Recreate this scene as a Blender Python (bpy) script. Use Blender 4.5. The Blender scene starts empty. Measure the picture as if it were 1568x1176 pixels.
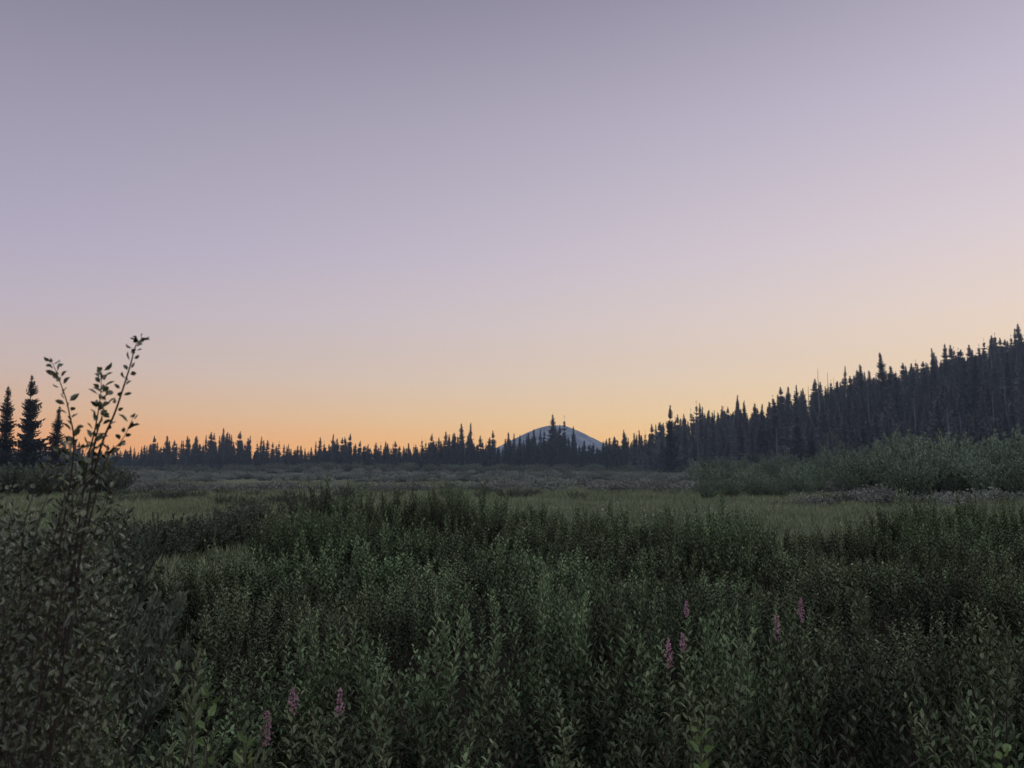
import bpy, math, random
import numpy as np
from mathutils import Vector, noise
random.seed(7)
R = random.Random(11)
U = R.uniform
scene = bpy.context.scene
scene.view_settings.view_transform = 'Standard'
scene.view_settings.look = 'None'
scene.view_settings.exposure = 0

def lin(c):
    r = []
    for v in c:
        v /= 255.0
        r.append(v/12.92 if v <= 0.04045 else ((v+0.055)/1.055)**2.4)
    return (r[0], r[1], r[2], 1)

def sm(a, b, v):
    t = max(0.0, min(1.0, (v-a)/(b-a)))
    return t*t*(3-2*t)

# ------------------------------------------------------------------ world
w = bpy.data.worlds.new("World"); scene.world = w; w.use_nodes = True
nt = w.node_tree; nt.nodes.clear()
N = nt.nodes.new; L = nt.links.new
out = N('ShaderNodeOutputWorld'); bg = N('ShaderNodeBackground')
tc = N('ShaderNodeTexCoord'); sep = N('ShaderNodeSeparateXYZ'); L(tc.outputs['Generated'], sep.inputs[0])
def ramp(stops):
    r = N('ShaderNodeValToRGB'); e = r.color_ramp.elements
    e[0].position = 0; e[0].color = lin(stops[0][1])
    e[1].position = 1; e[1].color = lin(stops[-1][1])
    for p, c in stops[1:-1]:
        k = e.new(p); k.color = lin(c)
    L(mp.outputs[0], r.inputs[0]); return r
mp = N('ShaderNodeMapRange'); mp.inputs[1].default_value = -0.02; mp.inputs[2].default_value = 1.0
L(sep.outputs[2], mp.inputs[0])
def st(lst): return [((z+0.02)/1.02, c) for z, c in lst]
rl = ramp(st([(-0.02,(60,55,50)),(0.0,(240,160,92)),(0.026,(236,170,112)),(0.059,(222,183,148)),(0.11,(207,189,184)),(0.177,(192,183,197)),(0.259,(177,171,195)),(0.41,(152,147,168)),(0.537,(124,121,140)),(0.72,(165,168,188)),(1.0,(198,202,214))]))
rr = ramp(st([(-0.02,(60,55,50)),(0.0,(254,208,132)),(0.026,(252,213,146)),(0.059,(247,219,167)),(0.11,(240,220,192)),(0.177,(232,217,208)),(0.259,(220,209,216)),(0.41,(194,187,206)),(0.537,(164,158,179)),(0.72,(170,172,192)),(1.0,(198,202,214))]))
rb = ramp(st([(-0.02,(60,55,60)),(0.0,(160,160,185)),(0.11,(185,178,195)),(0.259,(190,188,206)),(0.537,(192,194,212)),(1.0,(198,202,214))]))  # all ramps overhead, and this rear sky, brightened to light the foreground
mx = N('ShaderNodeMapRange'); mx.inputs[1].default_value = -0.55; mx.inputs[2].default_value = 0.55; L(sep.outputs[0], mx.inputs[0])
my = N('ShaderNodeMapRange'); my.inputs[1].default_value = 0.45; my.inputs[2].default_value = -0.5; L(sep.outputs[1], my.inputs[0])
m1 = N('ShaderNodeMixRGB'); L(mx.outputs[0], m1.inputs[0]); L(rl.outputs[0], m1.inputs[1]); L(rr.outputs[0], m1.inputs[2])
m2 = N('ShaderNodeMixRGB'); L(my.outputs[0], m2.inputs[0]); L(m1.outputs[0], m2.inputs[1]); L(rb.outputs[0], m2.inputs[2])
sky = N('ShaderNodeTexSky'); sky.sky_type = 'NISHITA'; sky.sun_disc = False
sky.sun_elevation = math.radians(1.0); sky.sun_rotation = math.radians(38)
add = N('ShaderNodeMixRGB'); add.blend_type = 'ADD'; add.inputs[0].default_value = 0.006
L(m2.outputs[0], add.inputs[1]); L(sky.outputs[0], add.inputs[2])
L(add.outputs[0], bg.inputs[0]); bg.inputs[1].default_value = 1.0
L(bg.outputs[0], out.inputs[0])

sd = bpy.data.lights.new("twilight_fill", 'SUN'); sd.energy = 0.5; sd.angle = math.radians(50); sd.color = (1, 0.95, 0.86)  # added soft fill from high front right, standing in for twilight glow
so = bpy.data.objects.new("twilight_fill", sd); scene.collection.objects.link(so)
dirv = Vector((-math.sin(math.radians(38))*0.9, -math.cos(math.radians(38))*0.9, -0.95))
so.rotation_euler = dirv.to_track_quat('-Z', 'Y').to_euler()

# ------------------------------------------------------------------ materials
def leafmat(name, ca, cb, rough=0.5, trans=0.0, objvar=0.35, spec=0.4, patch=None, pscale=0.3):
    m = bpy.data.materials.new(name); m.use_nodes = True
    t = m.node_tree; t.nodes.clear(); n = t.nodes.new; l = t.links.new
    o = n('ShaderNodeOutputMaterial'); p = n('ShaderNodeBsdfPrincipled')
    at = n('ShaderNodeAttribute'); at.attribute_name = 'tint'
    oi = n('ShaderNodeObjectInfo')
    mr = n('ShaderNodeMixRGB'); mr.inputs[1].default_value = (*ca, 1); mr.inputs[2].default_value = (*cb, 1)
    l(at.outputs['Fac'], mr.inputs[0])
    colo = mr.outputs[0]
    if patch:
        geo = n('ShaderNodeNewGeometry'); nz = n('ShaderNodeTexNoise'); nz.inputs['Scale'].default_value = pscale; nz.inputs['Detail'].default_value = 3
        l(geo.outputs['Position'], nz.inputs['Vector'])
        pr = n('ShaderNodeMapRange'); pr.inputs[1].default_value=.42; pr.inputs[2].default_value=.60; l(nz.outputs[0], pr.inputs[0])
        pc = n('ShaderNodeMixRGB'); pc.blend_type='MULTIPLY'; pc.inputs[2].default_value=(*patch,1); l(colo, pc.inputs[1]); l(pr.outputs[0], pc.inputs[0])
        colo = pc.outputs[0]
    rng = n('ShaderNodeMapRange'); rng.inputs[3].default_value = 1-objvar; rng.inputs[4].default_value = 1+objvar; l(oi.outputs['Random'], rng.inputs[0])
    vm = n('ShaderNodeVectorMath'); vm.operation = 'SCALE'; l(colo, vm.inputs[0]); l(rng.outputs[0], vm.inputs['Scale'])
    l(vm.outputs[0], p.inputs['Base Color']); p.inputs['Roughness'].default_value = rough
    p.inputs['Specular IOR Level'].default_value = spec
    if trans > 0:
        tr = n('ShaderNodeBsdfTranslucent'); l(vm.outputs[0], tr.inputs[0])
        mi = n('ShaderNodeMixShader'); mi.inputs[0].default_value = trans
        l(p.outputs[0], mi.inputs[1]); l(tr.outputs[0], mi.inputs[2]); l(mi.outputs[0], o.inputs[0])
    else: l(p.outputs[0], o.inputs[0])
    return m
M_bark = leafmat("bark", (0.045,0.035,0.028), (0.07,0.055,0.045), 0.85, 0, 0.2, 0.2)
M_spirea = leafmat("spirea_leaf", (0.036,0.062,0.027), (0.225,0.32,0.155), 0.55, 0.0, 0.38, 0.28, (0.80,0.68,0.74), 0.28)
M_stem = leafmat("spirea_stem", (0.05,0.035,0.028), (0.08,0.055,0.045), 0.8, 0, 0.2, 0.2)
M_willow = leafmat("willow_leaf", (0.08,0.12,0.078), (0.19,0.245,0.16), 0.6, 0, 0.35, .2)
M_dwillow = leafmat("dark_willow_leaf", (0.05,0.065,0.045), (0.12,0.145,0.095), 0.6, 0, 0.3, 0.25)
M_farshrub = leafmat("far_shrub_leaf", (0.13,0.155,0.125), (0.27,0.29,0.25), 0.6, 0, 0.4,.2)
M_sap = leafmat("sapling_leaf", (0.035,0.05,0.02), (0.17,0.19,0.10), 0.36, 0.0, 0.1, 0.6)
M_bright = leafmat("bright_leaf", (0.12,0.19,0.06), (0.19,0.27,0.09), 0.45, 0.25, 0.1)
M_con = leafmat("conifer_needles", (0.028,0.037,0.036), (0.05,0.064,0.058), 0.85, 0, 0.25, 0.05)
M_hill = leafmat("hill_needles_painted_haze", (0.065,0.09,0.10), (0.105,0.135,0.145), 0.9, 0, 0.3, 0.03)  # blue-grey haze painted into the needle colours
M_snag = leafmat("snag_wood", (0.12,0.13,0.145), (0.16,0.17,0.18), 0.9, 0, 0.2, 0.1)
M_grass = leafmat("meadow_grass", (0.14,0.175,0.095), (0.285,0.325,0.195), 0.8, 0, 0.2, 0.1)
M_pink = leafmat("pink_floret", (0.36,0.17,0.23), (0.55,0.33,0.40), 0.7, 0.0, 0.15, 0.2)
M_cotton = leafmat("cotton_tuft", (0.5,0.5,0.48), (0.7,0.7,0.68), 0.9, 0, 0.1, 0.1)

# ------------------------------------------------------------------ mesh builder
class MB:
    def __init__(s): s.v=[]; s.f=[]; s.m=[]; s.t=[]
    def face(s, pts, mi, t):
        b=len(s.v); s.v.extend([tuple(p) for p in pts]); s.f.append(tuple(range(b,b+len(pts)))); s.m.append(mi); s.t.append(t)
    def leaf(s, p, d, n, ln, wd, mi, t, fold=0.25):
        d = d.normalized(); sd = d.cross(n)
        if sd.length < 1e-4: sd = d.orthogonal()
        sd.normalize(); nn = sd.cross(d)
        b=len(s.v); h=wd*0.5
        tip = p + d*ln - nn*ln*0.12
        s.v += [tuple(p), tuple(p+d*ln*.35+sd*h+nn*h*fold), tuple(p+d*ln*.7+sd*h*.8+nn*h*fold), tuple(tip),
                tuple(p+d*ln*.7-sd*h*.8+nn*h*fold), tuple(p+d*ln*.35-sd*h+nn*h*fold)]
        s.f += [(b,b+1,b+2,b+3),(b,b+3,b+4,b+5)]; s.m += [mi,mi]; s.t += [t,t]
    def tube(s, pts, rad, mi, t=0.5, k=5):
        b=len(s.v)
        for i,p in enumerate(pts):
            a = pts[min(i+1,len(pts)-1)]-pts[max(i-1,0)]
            a.normalize(); u=a.orthogonal().normalized(); q=a.cross(u)
            for j in range(k):
                an=2*math.pi*j/k; s.v.append(tuple(p+(u*math.cos(an)+q*math.sin(an))*rad[i]))
        for i in range(len(pts)-1):
            for j in range(k):
                s.f.append((b+i*k+j,b+i*k+(j+1)%k,b+(i+1)*k+(j+1)%k,b+(i+1)*k+j)); s.m.append(mi); s.t.append(t)
    def mesh(s, name, mats, smooth=False):
        me=bpy.data.meshes.new(name); me.from_pydata(s.v,[],s.f)
        for m in mats: me.materials.append(m)
        me.polygons.foreach_set('material_index', s.m)
        a=me.attributes.new('tint','FLOAT','FACE'); a.data.foreach_set('value', s.t)
        me.update(); return me

def rdir(zlo=-1,zhi=1):
    a=U(0,2*math.pi); z=U(zlo,zhi); r=math.sqrt(max(0,1-z*z)); return Vector((math.cos(a)*r,math.sin(a)*r,z))
def empty(name, loc=(0,0,0)):
    e=bpy.data.objects.new(name,None); e.location=loc; e.empty_display_size=0.3; scene.collection.objects.link(e); return e
def put(me, name, loc, rz=0, sc=(1,1,1), parent=None, tilt=0):
    o=bpy.data.objects.new(name,me); o.location=loc; o.rotation_euler=(U(-tilt,tilt),U(-tilt,tilt),rz); o.scale=sc
    scene.collection.objects.link(o)
    if parent: o.parent=parent
    return o

# ------------------------------------------------------------------ terrain
def n2(x,y,s,o=0): return noise.noise(Vector((x*s+o,y*s-o,o*1.7)))
def ground_z(x,y):
    z = 1.3*(1-sm(-0.5,2.6,y))
    hill = 0.262*max(0,x-44)+3.0*sm(44,75,x)
    hill = hill if hill<48 else 48
    z += hill*sm(95,235,y)*(1-sm(245,420,y)) + (n2(x,y,0.02,5)*1.5*sm(100,200,y))*(1-sm(600,1500,y))
    z += n2(x,y,0.25,2)*0.08
    return z
def axis(near, step, far, g):
    v=[0.0]
    while v[-1]<near: v.append(v[-1]+step)
    s=step
    while v[-1]<far: s*=g; v.append(v[-1]+s)
    return v
ax=axis(40,1.0,12000,1.12); xs=[-a for a in ax[::-1]][:-1]+ax
ay=axis(60,1.0,12000,1.10); ys=[-a for a in axis(8,1.0,3000,1.5)[::-1]][:-1]+ay
V=[(x,y,ground_z(x,y)) for y in ys for x in xs]; nx=len(xs)
F=[(j*nx+i,j*nx+i+1,(j+1)*nx+i+1,(j+1)*nx+i) for j in range(len(ys)-1) for i in range(nx-1)]
gm=bpy.data.meshes.new("meadow_ground"); gm.from_pydata(V,[],F); gm.update()
for p in gm.polygons: p.use_smooth=True
m=bpy.data.materials.new("meadow_soil_grass"); m.use_nodes=True; t=m.node_tree; n=t.nodes.new; l=t.links.new
p=t.nodes['Principled BSDF']; geo=n('ShaderNodeNewGeometry')
sp=n('ShaderNodeSeparateXYZ'); l(geo.outputs['Position'],sp.inputs[0])
mapn=n('ShaderNodeMapping'); mapn.inputs['Scale'].default_value=(0.03,0.09,0.05); l(geo.outputs['Position'],mapn.inputs[0])
z1=n('ShaderNodeTexNoise'); z1.inputs['Scale'].default_value=1.0; z1.inputs['Detail'].default_value=8; l(mapn.outputs[0],z1.inputs['Vector'])
z2=n('ShaderNodeTexNoise'); z2.inputs['Scale'].default_value=3.0; z2.inputs['Detail'].default_value=6; l(geo.outputs['Position'],z2.inputs['Vector'])
r=n('ShaderNodeValToRGB'); e=r.color_ramp.elements; e[0].position=.35; e[0].color=(0.09,0.11,0.07,1); e[1].position=.65; e[1].color=(0.19,0.215,0.13,1)
l(z1.outputs[0],r.inputs[0])
mu=n('ShaderNodeMixRGB'); mu.blend_type='MULTIPLY'; mu.inputs[0].default_value=0.7; l(r.outputs[0],mu.inputs[1]); l(z2.outputs[0],mu.inputs[2])
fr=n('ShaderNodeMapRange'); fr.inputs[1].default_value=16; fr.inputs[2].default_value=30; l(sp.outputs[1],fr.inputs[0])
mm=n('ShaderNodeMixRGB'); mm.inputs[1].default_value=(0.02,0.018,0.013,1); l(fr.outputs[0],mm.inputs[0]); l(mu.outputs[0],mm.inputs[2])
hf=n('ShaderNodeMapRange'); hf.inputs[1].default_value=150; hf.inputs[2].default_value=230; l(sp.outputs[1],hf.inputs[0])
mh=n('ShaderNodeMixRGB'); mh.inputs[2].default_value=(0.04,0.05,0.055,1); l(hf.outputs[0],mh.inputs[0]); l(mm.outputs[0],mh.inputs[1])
l(mh.outputs[0],p.inputs['Base Color']); p.inputs['Roughness'].default_value=1; p.inputs['Specular IOR Level'].default_value=0.1
bu=n('ShaderNodeBump'); bu.inputs['Strength'].default_value=0.6; bu.inputs['Distance'].default_value=0.2; l(z2.outputs[0],bu.inputs['Height']); l(bu.outputs[0],p.inputs['Normal'])
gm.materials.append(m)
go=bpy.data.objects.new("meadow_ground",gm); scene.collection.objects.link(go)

# evening mist lying over the valley (real scattering medium)
mb=[(-700,48,-6),(700,48,-6),(700,520,-6),(-700,520,-6),(-700,48,75),(700,48,75),(700,520,75),(-700,520,75)]
mist=bpy.data.meshes.new("valley_mist"); mist.from_pydata(mb,[],[(0,3,2,1),(4,5,6,7),(0,1,5,4),(1,2,6,5),(2,3,7,6),(3,0,4,7)])
m=bpy.data.materials.new("mist_volume"); m.use_nodes=True; t=m.node_tree; t.nodes.clear()
o_=t.nodes.new('ShaderNodeOutputMaterial'); vs=t.nodes.new('ShaderNodeVolumeScatter'); vs.inputs['Color'].default_value=(0.60,0.78,1.0,1); vs.inputs['Density'].default_value=0.0006
t.links.new(vs.outputs[0],o_.inputs['Volume']); mist.materials.append(m)
mo=bpy.data.objects.new("valley_mist",mist); scene.collection.objects.link(mo)

# ------------------------------------------------------------------ mountain
mv=[];mf=[];K=90
for j in range(K):
    for i in range(K):
        x=(i/(K-1)-.5)*2600; y=(j/(K-1)-.5)*2600; rr_=math.hypot(x,y)
        h=430-0.60*(math.sqrt(rr_*rr_+270**2)-270)-0.02*x
        h+=noise.fractal(Vector((x*0.004,y*0.004,3)),1.0,2.0,5)*12
        mv.append((x,y,max(h,-20)))
for j in range(K-1):
    for i in range(K-1): a=j*K+i; mf.append((a,a+1,a+K+1,a+K))
me=bpy.data.meshes.new("distant_mountain"); me.from_pydata(mv,[],mf)
m=bpy.data.materials.new("mountain_rock_painted_haze"); m.use_nodes=True; t=m.node_tree; n=t.nodes.new; l=t.links.new; p=t.nodes['Principled BSDF']
zz=n('ShaderNodeTexNoise'); zz.inputs['Scale'].default_value=0.008; zz.inputs['Detail'].default_value=6; g=n('ShaderNodeNewGeometry'); l(g.outputs['Position'],zz.inputs['Vector'])
r=n('ShaderNodeValToRGB'); e=r.color_ramp.elements; e[0].position=.42; e[0].color=(0.11,0.15,0.215,1); e[1].position=.66; e[1].color=(0.21,0.25,0.32,1)  # distance haze painted into the rock as blue
l(zz.outputs[0],r.inputs[0]); l(r.outputs[0],p.inputs['Base Color']); p.inputs['Roughness'].default_value=1; p.inputs['Specular IOR Level'].default_value=0
me.materials.append(m); mo=bpy.data.objects.new("distant_mountain",me); mo.location=(490,8600,0); scene.collection.objects.link(mo)

# ------------------------------------------------------------------ conifers
def conifer(mats, H=14, Rb=1.9, seed=0, step=0.27, gap=0.0, full=1.0):
    q=random.Random(seed); u=q.uniform; b=MB()
    lean=Vector((u(-.3,.3),u(-.3,.3),0))
    def ax_(t): return Vector((0,0,H*t))+lean*t*t
    b.tube([ax_(i/8) for i in range(9)],[0.17*(1-i/8)+0.02 for i in range(9)],0,0.5,6)
    z=H*u(0.02,0.06)
    sect=[u(0.65,1.2) for _ in range(10)]
    while z<H*0.985:
        t=z/H
        lay=1+0.22*math.sin(z*2.9+seed)
        Rr=(Rb*((1-t)**0.95)*(0.7+0.3*min(1,t*6))*lay+0.12)
        nb=q.randint(6,9); a0=u(0,6.28)
        if u(0,1)<gap: z+=step*u(1,2.5); continue
        for k in range(nb):
            a=a0+k*6.283/nb+u(-.3,.3); Lb=Rr*u(0.5,1.2)*sect[int((a%6.283)/6.284*10)]
            el=-0.30+0.7*t+u(-.15,.15)
            d=Vector((math.cos(a),math.sin(a),el)); s=Vector((-math.sin(a),math.cos(a),0))
            p0=ax_(t); pts=[]
            ns=5 if Lb>0.7 else 3
            for i in range(ns+1):
                f=i/ns; pts.append(p0+d*Lb*f+Vector((0,0,-0.18*Lb*math.sin(f*2.2)+0.14*Lb*f*f)))
            tt=u(0,1)
            for i in range(ns):
                f=(i+0.5)/ns; wdt=(Lb*0.40*(1.15-f)+0.10)*full
                c=pts[i]; e_=pts[i+1]
                for sg in (-1,1):
                    b.face([c,e_,c+(e_-c)*0.9+s*sg*wdt*u(.7,1.3)+Vector((0,0,-wdt*u(0.1,.5)))],1,tt)
                b.face([c,e_,(c+e_)*0.5+Vector((u(-.08,.08),u(-.08,.08),-wdt*u(.7,1.3)))],1,tt*0.6)
        z+=step*u(0.7,1.3)*(1.1-0.5*t)
    return b.mesh("conifer_mesh",mats)
def snag(seed,H=12):
    q=random.Random(seed); u=q.uniform; b=MB()
    b.tube([Vector((u(-.05,.05),u(-.05,.05),H*i/7)) for i in range(8)],[0.17*(1-i/8.5) for i in range(8)],0,0.5,6)
    for k in range(26):
        z=H*u(0.3,0.97); a=u(0,6.28); Lb=u(.2,.8)*(1.15-z/H)
        p0=Vector((0,0,z)); p1=p0+Vector((math.cos(a)*Lb,math.sin(a)*Lb,u(-.3,.1)*Lb))
        b.tube([p0,p1],[0.04,0.012],0,0.4,3)
    return b.mesh("snag_mesh",[M_snag])
con_dark=[conifer([M_bark,M_con],14,R_,s,0.27,g) for R_,s,g in ((2.3,1,0.03),(2.9,2,0.02),(2.0,3,0.12),(3.4,4,0.04),(2.6,5,0.12),(1.8,6,0.05))]
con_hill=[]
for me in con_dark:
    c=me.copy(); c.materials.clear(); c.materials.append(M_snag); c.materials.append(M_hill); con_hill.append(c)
snags=[snag(50+i) for i in range(3)]
def interp(prof,x):
    if x<=prof[0][0]: return prof[0][1]
    for (a,b_),(c,d) in zip(prof,prof[1:]):
        if x<=c: return b_+(d-b_)*(x-a)/(c-a)
    return prof[-1][1]
prof=[(-230,12),(-200,14),(-150,11),(-137,11.5),(-129,13),(-121,12.5),(-115,16.5),(-106,16),(-95,13),(-82,11.5),(-75,11.5),(-63,15),(-53,13.5),(-39,13),(-32,13),(-22,18.5),(-10,16.5),(1.4,15.5),(8,17),(13,22),(20,19.5),(25,13.5),(31,14),(37,17.5),(51,18),(66,18),(80,18)]
line=empty("distant_conifer_treeline",(0,280,0))
def addtree(x,y,h,meshes,par,wide=1.0):
    k=h/14; s=k**0.6*wide*U(.8,1.2)
    put(R.choice(meshes),"conifer",(x-par.location.x,y-par.location.y,ground_z(x,y)-0.2-par.location.z),U(0,6.28),(s,s,k),par,.02)
for row,(y0,f0,f1,dx,wd) in enumerate([(254,.25,.5,2.1,1.15),(262,.42,.66,1.8,1.15),(270,.5,.74,1.8,1.1),(277,.6,.9,2.2,.95),(286,.65,1.06,2.4,.95),(300,.55,.88,2.1,.95),(318,.5,.74,2.2,1.1)]):
    x=-240
    while x<85:
        y=y0+U(-5,5); cl=.92+.4*n2(x,y0,.09,21)
        h=interp(prof,x)*U(f0,f1)*min(1.08,cl+.06)
        addtree(x*y/280,y,h*y/280,con_dark,line,wd)
        x+=dx*U(0.3,1.7)
for (x,y,h,i,wd) in [(-69.2,110,16.0,3,.9),(-73.6,112,14.6,1,.95),(-64.6,109,11.4,1,.9),(-77.5,108,13.0,0,1.0),(-71.2,104,9.5,0,.9)]:
    k=h/14; put(con_dark[i],"fir_tree",(x,y,ground_z(x,y)-.1),U(0,6),(k**.6*wd,k**.6*wd,k))
hill=empty("hillside_conifer_forest",(100,200,0))
for row in range(17):
    y0=118+row*9
    x=(46+(235-y0)*0.12) if y0<235 else 40
    x+=(10 if y0<150 else 0)
    while x<y0*0.88:
        y=y0+U(-5,5)
        big=n2(x,y,.06,31)
        h=U(5.5,10.5)*(1 if y>170 else .85)*(1+.6*big)
        if U(0,1)<.14: h*=1.4
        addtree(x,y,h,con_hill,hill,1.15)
        if U(0,1)<0.035: put(R.choice(snags),"dead_trunk",(x+1.5-100,y-200,ground_z(x,y)),U(0,6),(1,1,U(.7,1.1)),hill)
        x+=U(.9,3.3)
for (x,y,h,i) in [(41.0,200,19.0,3),(45.5,202,15.5,1),(53,203,15,4),(63,215,15,3)]:
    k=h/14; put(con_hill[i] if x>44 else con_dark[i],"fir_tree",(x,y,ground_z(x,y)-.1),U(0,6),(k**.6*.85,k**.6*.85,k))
for (x,y,h) in [(85,212,20),(88.5,214,18),(81,209,16)]:
    put(snags[0],"dead_tree",(x,y,ground_z(x,y)),U(0,6),(1.2,1.2,(h-4)/12))

# ------------------------------------------------------------------ shrubs
def rdir_(u):
    a=u(0,6.283); z=u(-1,1); r=math.sqrt(1-z*z); return Vector((math.cos(a)*r,math.sin(a)*r,z))
def spirea(seed, n=17, rad=0.5, H=1.35, big=1.0):
    q=random.Random(seed); u=q.uniform; b=MB()
    for k in range(n):
        a=u(0,6.28); r_=rad*math.sqrt(u(0,1)); base=Vector((math.cos(a)*r_*.7,math.sin(a)*r_*.7,-0.05))
        h=H*u(.58,1.02)*(1.18 if u(0,1)<.25 else 1)*(1-.3*(r_/rad)**2); lean=Vector((math.cos(a)*r_*.7+u(-.12,.12),math.sin(a)*r_*.7+u(-.12,.12),0))
        def at(t): return base+Vector((0,0,h*t))+lean*t*t
        b.tube([at(i/4) for i in range(5)],[0.006*(1-i/5)+.0015 for i in range(5)],0,0.5,3)
        tt=u(-.15,.3); z=0.3; an=u(0,6.28)
        def tn(zz): return max(0,min(1,tt+.62*sm(.5,1.02,zz*h/H)+u(0,.2)))  # shade painted into lower leaves, light into tips, by height
        while z<1.0:
            s_=(1.0-0.5*max(0,(z-.8)/.2))*big
            an+=2.4; d=Vector((math.cos(an),math.sin(an),u(.5,1.2)+max(0,z-.85)*7))
            if z>0.5 or u(0,1)<.5:
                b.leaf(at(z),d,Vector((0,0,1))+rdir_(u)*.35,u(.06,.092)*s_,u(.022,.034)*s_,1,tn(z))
            z+=u(.011,.022)/h*1.15*big
        for _ in range(q.randint(1,3)):
            z=u(.4,.85); p0=at(z); an=u(0,6.28); dd=Vector((math.cos(an)*.4,math.sin(an)*.4,1)).normalized(); Ls=u(.15,.32)
            b.tube([p0,p0+dd*Ls],[.003,.001],0,.5,3)
            f=.15; tz=z+.1
            while f<1.02:
                an+=2.4; d=Vector((math.cos(an),math.sin(an),u(.6,1.3)))
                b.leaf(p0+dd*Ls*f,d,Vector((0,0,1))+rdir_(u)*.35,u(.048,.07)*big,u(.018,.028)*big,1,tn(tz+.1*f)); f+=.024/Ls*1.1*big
    return b.mesh("spirea_mesh",[M_stem,M_spirea])
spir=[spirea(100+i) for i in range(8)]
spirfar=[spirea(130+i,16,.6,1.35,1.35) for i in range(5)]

def bush(seed, mats, H, W, nst, leaf, per, up=0.8):
    q=random.Random(seed); u=q.uniform; b=MB()
    for k in range(nst):
        a=u(0,6.28); sp_=u(0.05,1)**.6; h=H*u(.6,1.08)*(1-.35*sp_*sp_)
        top=Vector((math.cos(a)*W*sp_,math.sin(a)*W*sp_,h))
        base=Vector((math.cos(a)*W*.15,math.sin(a)*W*.15,-.05))
        def at(t): return base+Vector(((top.x-base.x)*t**1.2,(top.y-base.y)*t**1.2,top.z*t))
        b.tube([at(i/4) for i in range(5)],[.02*H/3*(1-i/5)+.003 for i in range(5)],0,.4,3)
        tt=u(0,.5)
        for j in range(per):
            t=u(.25,1.03); p=at(t)+rdir_(u)*H*.10*u(0,1)*(1.15-t)
            d=rdir_(u)*.7+Vector((0,0,up))
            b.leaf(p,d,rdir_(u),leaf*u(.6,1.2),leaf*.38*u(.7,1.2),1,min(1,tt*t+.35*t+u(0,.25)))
    return b.mesh("bush_mesh",mats)
will=[bush(200+i,[M_bark,M_willow],3.0,1.5,38,.17,55) for i in range(4)]
dwill=[bush(220+i,[M_bark,M_dwillow],1.8,1.0,44,.085,80) for i in range(3)]
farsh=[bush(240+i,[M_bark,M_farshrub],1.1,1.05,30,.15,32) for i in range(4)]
farbig=[bush(260+i,[M_bark,M_dwillow],2.4,1.8,30,.28,32) for i in range(3)]

edge=[(-.62,12),(-.50,12),(-.44,14),(-.36,17),(-.31,22),(-.25,29),(-.1,33),(.02,32),(.1,28),(.17,24),(.3,24),(.45,26),(.62,29),(.9,32)]
thk=empty("spirea_shrub_thicket",(0,12,0))
cnt=0; y=2.9
while y<35:
    stp=0.68+0.022*y
    x=-y*.75-1.2
    while x<y*.75+1.2:
        px=x+U(-.35,.35); py=y+U(-.35,.35)
        br=px/py
        lim=interp(edge,br)+n2(px,py,.35,9)*3
        if py<lim and not(px<-0.6 and px>-2.4 and py<3.4):
            nz=n2(px,py,.33,4)+.9*n2(px,py,.75,8)
            sz=1.0+.55*nz+.35*n2(px,py,.14,17)
            sz=min(1.5 if py>6 else 1.35,max(.48,sz))
            if py>15: sz*=1+.34*sm(15,24,py)*(1 if br<.12 else .62)
            if nz>-.5:
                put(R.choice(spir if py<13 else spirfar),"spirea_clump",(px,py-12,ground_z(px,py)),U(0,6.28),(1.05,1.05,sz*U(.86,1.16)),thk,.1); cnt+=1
        x+=stp*U(.7,1.3)
    y+=stp*.85
print("clumps",cnt)

dw=empty("dark_willow_thicket",(-9,27,0))
for i in range(34):
    f=i/33; x=-12+4.6*f+U(-1,1); y=21+10*f+U(-1.2,1.2); s=.6+.5*f
    put(R.choice(dwill),"willow_bush",(x+9,y-27,ground_z(x,y)),U(0,6),(1.1,1.1,s*U(.8,1.15)),dw)
for i in range(34):
    y=U(5.5,16); x=U(-.74,-.50)*y
    put(R.choice(dwill),"willow_bush",(x+9,y-27,ground_z(x,y)),U(0,6),(1,1,U(.95,1.35)),dw)
for i in range(90):
    y=U(38,72); x=U(-.55,.1)*y
    if n2(x*.4,y,.1,44)>.08: put(R.choice(dwill),"willow_bush",(x+9,y-27,ground_z(x,y)),U(0,6),(1.3,1,U(.42,.66)),dw)
rw=empty("willow_bush_thicket",(40,80,0))
for i in range(200):
    y=U(60,118); bx=U(.25,.78); x=bx*y
    s=U(.5,1.3)*(0.85+.8*sm(.3,.6,bx))*(.72+.7*(y-60)/56)
    put(R.choice(will),"willow_bush",(x-40,y-80,ground_z(x,y)),U(0,6),(1.15*s,1.15*s,s*1.05),rw)
fs=empty("low_meadow_shrubs",(0,110,0)); c=0
for i in range(3600):
    y=U(50,215); x=U(-.65,.72)*y
    v=n2(x*.35,y,.055,13)
    thr=.02 if y<120 else -.05
    if y<75: thr=.08
    br=x/y
    if br>.42 and y<62: thr=-.2
    if v>thr:
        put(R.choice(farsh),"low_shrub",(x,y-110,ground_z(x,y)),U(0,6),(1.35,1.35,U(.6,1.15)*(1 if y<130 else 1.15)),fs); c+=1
print("far shrubs",c)
fb=empty("treeline_brush",(0,235,0))
for i in range(400):
    y=U(195,262); x=U(-.75,.34)*y
    put(R.choice(farbig),"brush",(x,y-235,ground_z(x,y)),U(0,6),(1.3,1.3,U(.5,1.1)),fb)
lb=empty("dark_willow_brush",(-45,80,0))
for i in range(40):
    y=U(60,100); x=U(-.75,-.5)*y
    put(R.choice(farbig),"brush",(x+45,y-80,ground_z(x,y)),U(0,6),(1.1,1.1,U(.8,1.4)),lb)
hb=empty("hillside_brush",(80,130,0))
for i in range(240):
    y=U(105,190); x=U(.24,.8)*y
    put(R.choice(will),"brush",(x-80,y-130,ground_z(x,y)),U(0,6),(1.5,1.5,U(.6,1.3)),hb)

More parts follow.
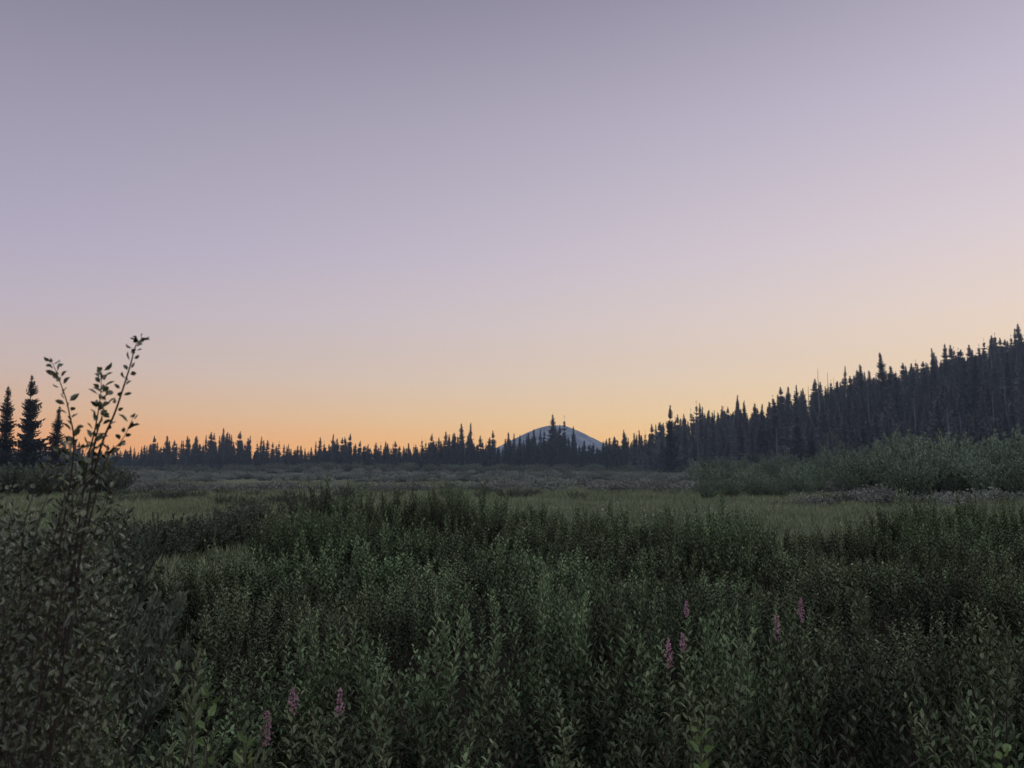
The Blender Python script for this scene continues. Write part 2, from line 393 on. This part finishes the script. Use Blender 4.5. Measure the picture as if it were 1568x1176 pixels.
def grasspatch(seed):
    q=random.Random(seed); u=q.uniform; b=MB()
    for i in range(360):
        x=u(-1.5,1.5); y=u(-1.5,1.5); a=u(0,6.28); h=u(.3,.68); lx=u(-.25,.25); ly=u(-.25,.25); w_=.017
        c,s=math.cos(a)*w_,math.sin(a)*w_
        p=Vector((x,y,0)); m_=p+Vector((lx*.35,ly*.35,h*.6)); t_=p+Vector((lx,ly,h))
        tt=u(0,1)
        b.face([p-Vector((c,s,0)),p+Vector((c,s,0)),m_+Vector((c,s,0))*.8,m_-Vector((c,s,0))*.8],0,tt*.7)
        b.face([m_-Vector((c,s,0))*.8,m_+Vector((c,s,0))*.8,t_],0,tt)
    return b.mesh("grass_mesh",[M_grass])
gp=[grasspatch(300+i) for i in range(4)]
gr=empty("meadow_grass",(0,50,0)); y=8; c=0
while y<110:
    stp=2.0 if y<60 else 2.9
    x=-y*.72
    while x<y*.72:
        lim=interp(edge,x/y)
        if y>lim-3:
            put(R.choice(gp),"grass_patch",(x+U(-.5,.5),y-50+U(-.5,.5),ground_z(x,y)),U(0,6.28),(1,1,U(.75,1.1)*(1+.35*n2(x,y,.12,3))),gr); c+=1
        x+=stp
    y+=stp
print("grass",c)
b=MB()
for i in range(200):
    cx,cy=R.choice([(3.5,36),(9,36),(6,40),(12,42),(0,42),(7,50)]); x=cx+R.gauss(0,2); y=cy+R.gauss(0,2.5); z=ground_z(x,y)+U(.5,.8)
    for k in range(4): b.leaf(Vector((x,y,z)),rdir(),rdir(),.04,.03,0,U(0,1))
    b.face([Vector((x-.004,y,z-.6)),Vector((x+.004,y,z-.6)),Vector((x,y,z))],0,0)
o=bpy.data.objects.new("cotton_grass",b.mesh("cotton_grass",[M_cotton])); scene.collection.objects.link(o)

# ------------------------------------------------------------------ pink flower spikes
def spike(seed,H=1.5):
    q=random.Random(seed); u=q.uniform; b=MB()
    b.tube([Vector((0,0,0)),Vector((u(-.03,.03),u(-.03,.03),H*.6)),Vector((0,0,H))],[.005,.004,.002],0,.5,4)
    z=.45; an=0
    while z<H-.12:
        an+=2.4; b.leaf(Vector((0,0,z)),Vector((math.cos(an),math.sin(an),.7)),Vector((0,0,1)),u(.06,.085),.028,1,u(.2,.9)); z+=.022
    ln=u(.09,.16); z=H-ln
    while z<H+.01:
        f=(z-(H-ln))/(ln+.01); rr2=.024*math.sin(math.pi*min(.97,.18+.8*f))*u(.6,1.4)+.003
        for k in range(6):
            a=u(0,6.28); p=Vector((math.cos(a)*rr2*u(.3,1),math.sin(a)*rr2*u(.3,1),z+u(-.006,.006)))
            b.leaf(p,rdir_(u),rdir_(u),.013,.010,2,u(0,1))
        z+=.008
    return b.mesh("spike_mesh",[M_stem,M_spirea,M_pink])
sk=[spike(400+i) for i in range(4)]
for (x,y,z) in [(2.55,6.9,1.84),(2.2,6.6,1.76),(1.17,5.6,1.80),(1.30,5.7,1.82),(1.60,6.9,1.82),(-1.28,4.45,1.78),(-1.02,4.4,1.77),(-1.36,4.4,1.68)]:
    g_=ground_z(x,y); s=(z-g_)/1.53
    put(R.choice(sk),"pink_flower_spike",(x,y,g_),U(0,6),(1,1,s),None,.05)

# ------------------------------------------------------------------ near sapling on the left
b=MB()
def sap_branch(pts, r0, dens, ln=.05, wd=.024, tmin=0.0, mi=1):
    P=[Vector(p) for p in pts]; fine=[]
    for i in range(len(P)-1):
        p0=P[max(i-1,0)];p1=P[i];p2=P[i+1];p3=P[min(i+2,len(P)-1)]
        for k in range(6):
            t=k/6; fine.append(.5*((2*p1)+(p2-p0)*t+(2*p0-5*p1+4*p2-p3)*t*t+(3*p1-p0-3*p2+p3)*t**3))
    fine.append(P[-1]); nF=len(fine)
    b.tube(fine,[r0*(1-.85*i/nF) for i in range(nF)],0,.4,5)
    i=0.0; an=U(0,6); tot=sum((fine[k+1]-fine[k]).length for k in range(nF-1))
    while i<nF-1:
        f=i/(nF-1)
        if f>=tmin:
            p=fine[int(i)].lerp(fine[min(int(i)+1,nF-1)],i-int(i)); an+=2.4
            ax2=(fine[min(int(i)+1,nF-1)]-fine[int(i)]).normalized()
            d=Vector((math.cos(an),math.sin(an),0))*.9+ax2*U(.5,1.1)+rdir()*.3
            pd=p+d.normalized()*.010
            b.leaf(pd,d,rdir()+Vector((0,-.3,.4)),ln*U(.55,1.15),wd*U(.75,1.15),mi,U(0,1)**1.5,.3)
        i+=dens/tot*(nF-1)*U(.5,1.5)
    d=(fine[-1]-fine[-2]).normalized(); b.leaf(fine[-1],d,rdir(),ln*.5,wd*.5,mi,.5)
    return fine
bz=ground_z(-1.5,2.5)
sap_branch([(-1.5,2.52,bz-.05),(-1.47,2.5,1.6),(-1.40,2.5,2.5),(-1.35,2.5,2.98),(-1.29,2.5,3.18),(-1.255,2.5,3.31),(-1.238,2.5,3.385),(-1.215,2.49,3.405)],.006,.052,.030,.015,.5)
sap_branch([(-1.52,2.5,1.7),(-1.46,2.48,2.5),(-1.40,2.46,3.0),(-1.42,2.46,3.16),(-1.455,2.46,3.26),(-1.485,2.46,3.325)],.0045,.034,.034,.016,.35)
sap_branch([(-1.42,2.5,2.4),(-1.38,2.5,2.95),(-1.355,2.5,3.12),(-1.345,2.5,3.22),(-1.345,2.5,3.30)],.004,.018,.036,.018,.25)
sap_branch([(-1.36,2.5,2.8),(-1.33,2.52,3.0),(-1.28,2.53,3.08),(-1.25,2.53,3.15)],.003,.018,.036,.018,.2)
sap_branch([(-1.36,2.5,2.9),(-1.34,2.47,3.05),(-1.31,2.45,3.15),(-1.30,2.45,3.22)],.003,.018,.036,.018,.2)
for k in range(290):
    tx=-1.24-abs(R.gauss(0,.36)); ty=2.5+U(-.2,.9)
    tz=U(1.5,2.88)
    if tx>-1.34: tz=U(1.5,2.7)
    if k<15: tx=U(-1.46,-1.30); tz=U(2.85,3.08); ty=2.5+U(-.1,.2)
    elif k<42: tx=U(-1.75,-1.3); tz=U(2.6,2.95)
    tx*=(1+.8*(ty-2.5)/2.5)
    x0=-1.55+U(-.15,.15)+(tx+1.55)*.55; y0=2.5+(ty-2.5)*.6
    z0=max(ground_z(x0,y0),tz-U(.5,.9))
    sap_branch([(x0,y0,z0),((x0+tx)/2+U(-.07,.07),(y0+ty)/2,(z0+tz)/2+.05),(tx,ty,tz)],.0025,.021,.033,.016,.15)
o=bpy.data.objects.new("willow_sapling",b.mesh("willow_sapling",[M_bark,M_sap])); scene.collection.objects.link(o)

def sprig(loc,h):
    global b
    b=MB()
    sap_branch([(0,0,0),(.02,0,h*.5),(0,.01,h)],.004,.03,.055,.027,.6)
    me=b.mesh("sprig_mesh",[M_stem,M_bright]); put(me,"leafy_sprig",loc,0)
for (x,y,zt) in [(.72,3.05,2.0),(-1.15,3.0,2.12),(-1.0,3.0,1.96),(1.9,3.1,1.9)]:
    g_=ground_z(x,y); sprig((x,y,g_),zt-g_)

# ------------------------------------------------------------------ camera
cd=bpy.data.cameras.new("camera"); cd.lens=27; cd.sensor_width=36; cd.clip_start=.05; cd.clip_end=30000
cd.dof.use_dof=True; cd.dof.focus_distance=14; cd.dof.aperture_fstop=4.5
co=bpy.data.objects.new("camera",cd); co.location=(0,0,3.0); co.rotation_euler=(math.radians(95.92),0,0)
scene.collection.objects.link(co); scene.camera=co
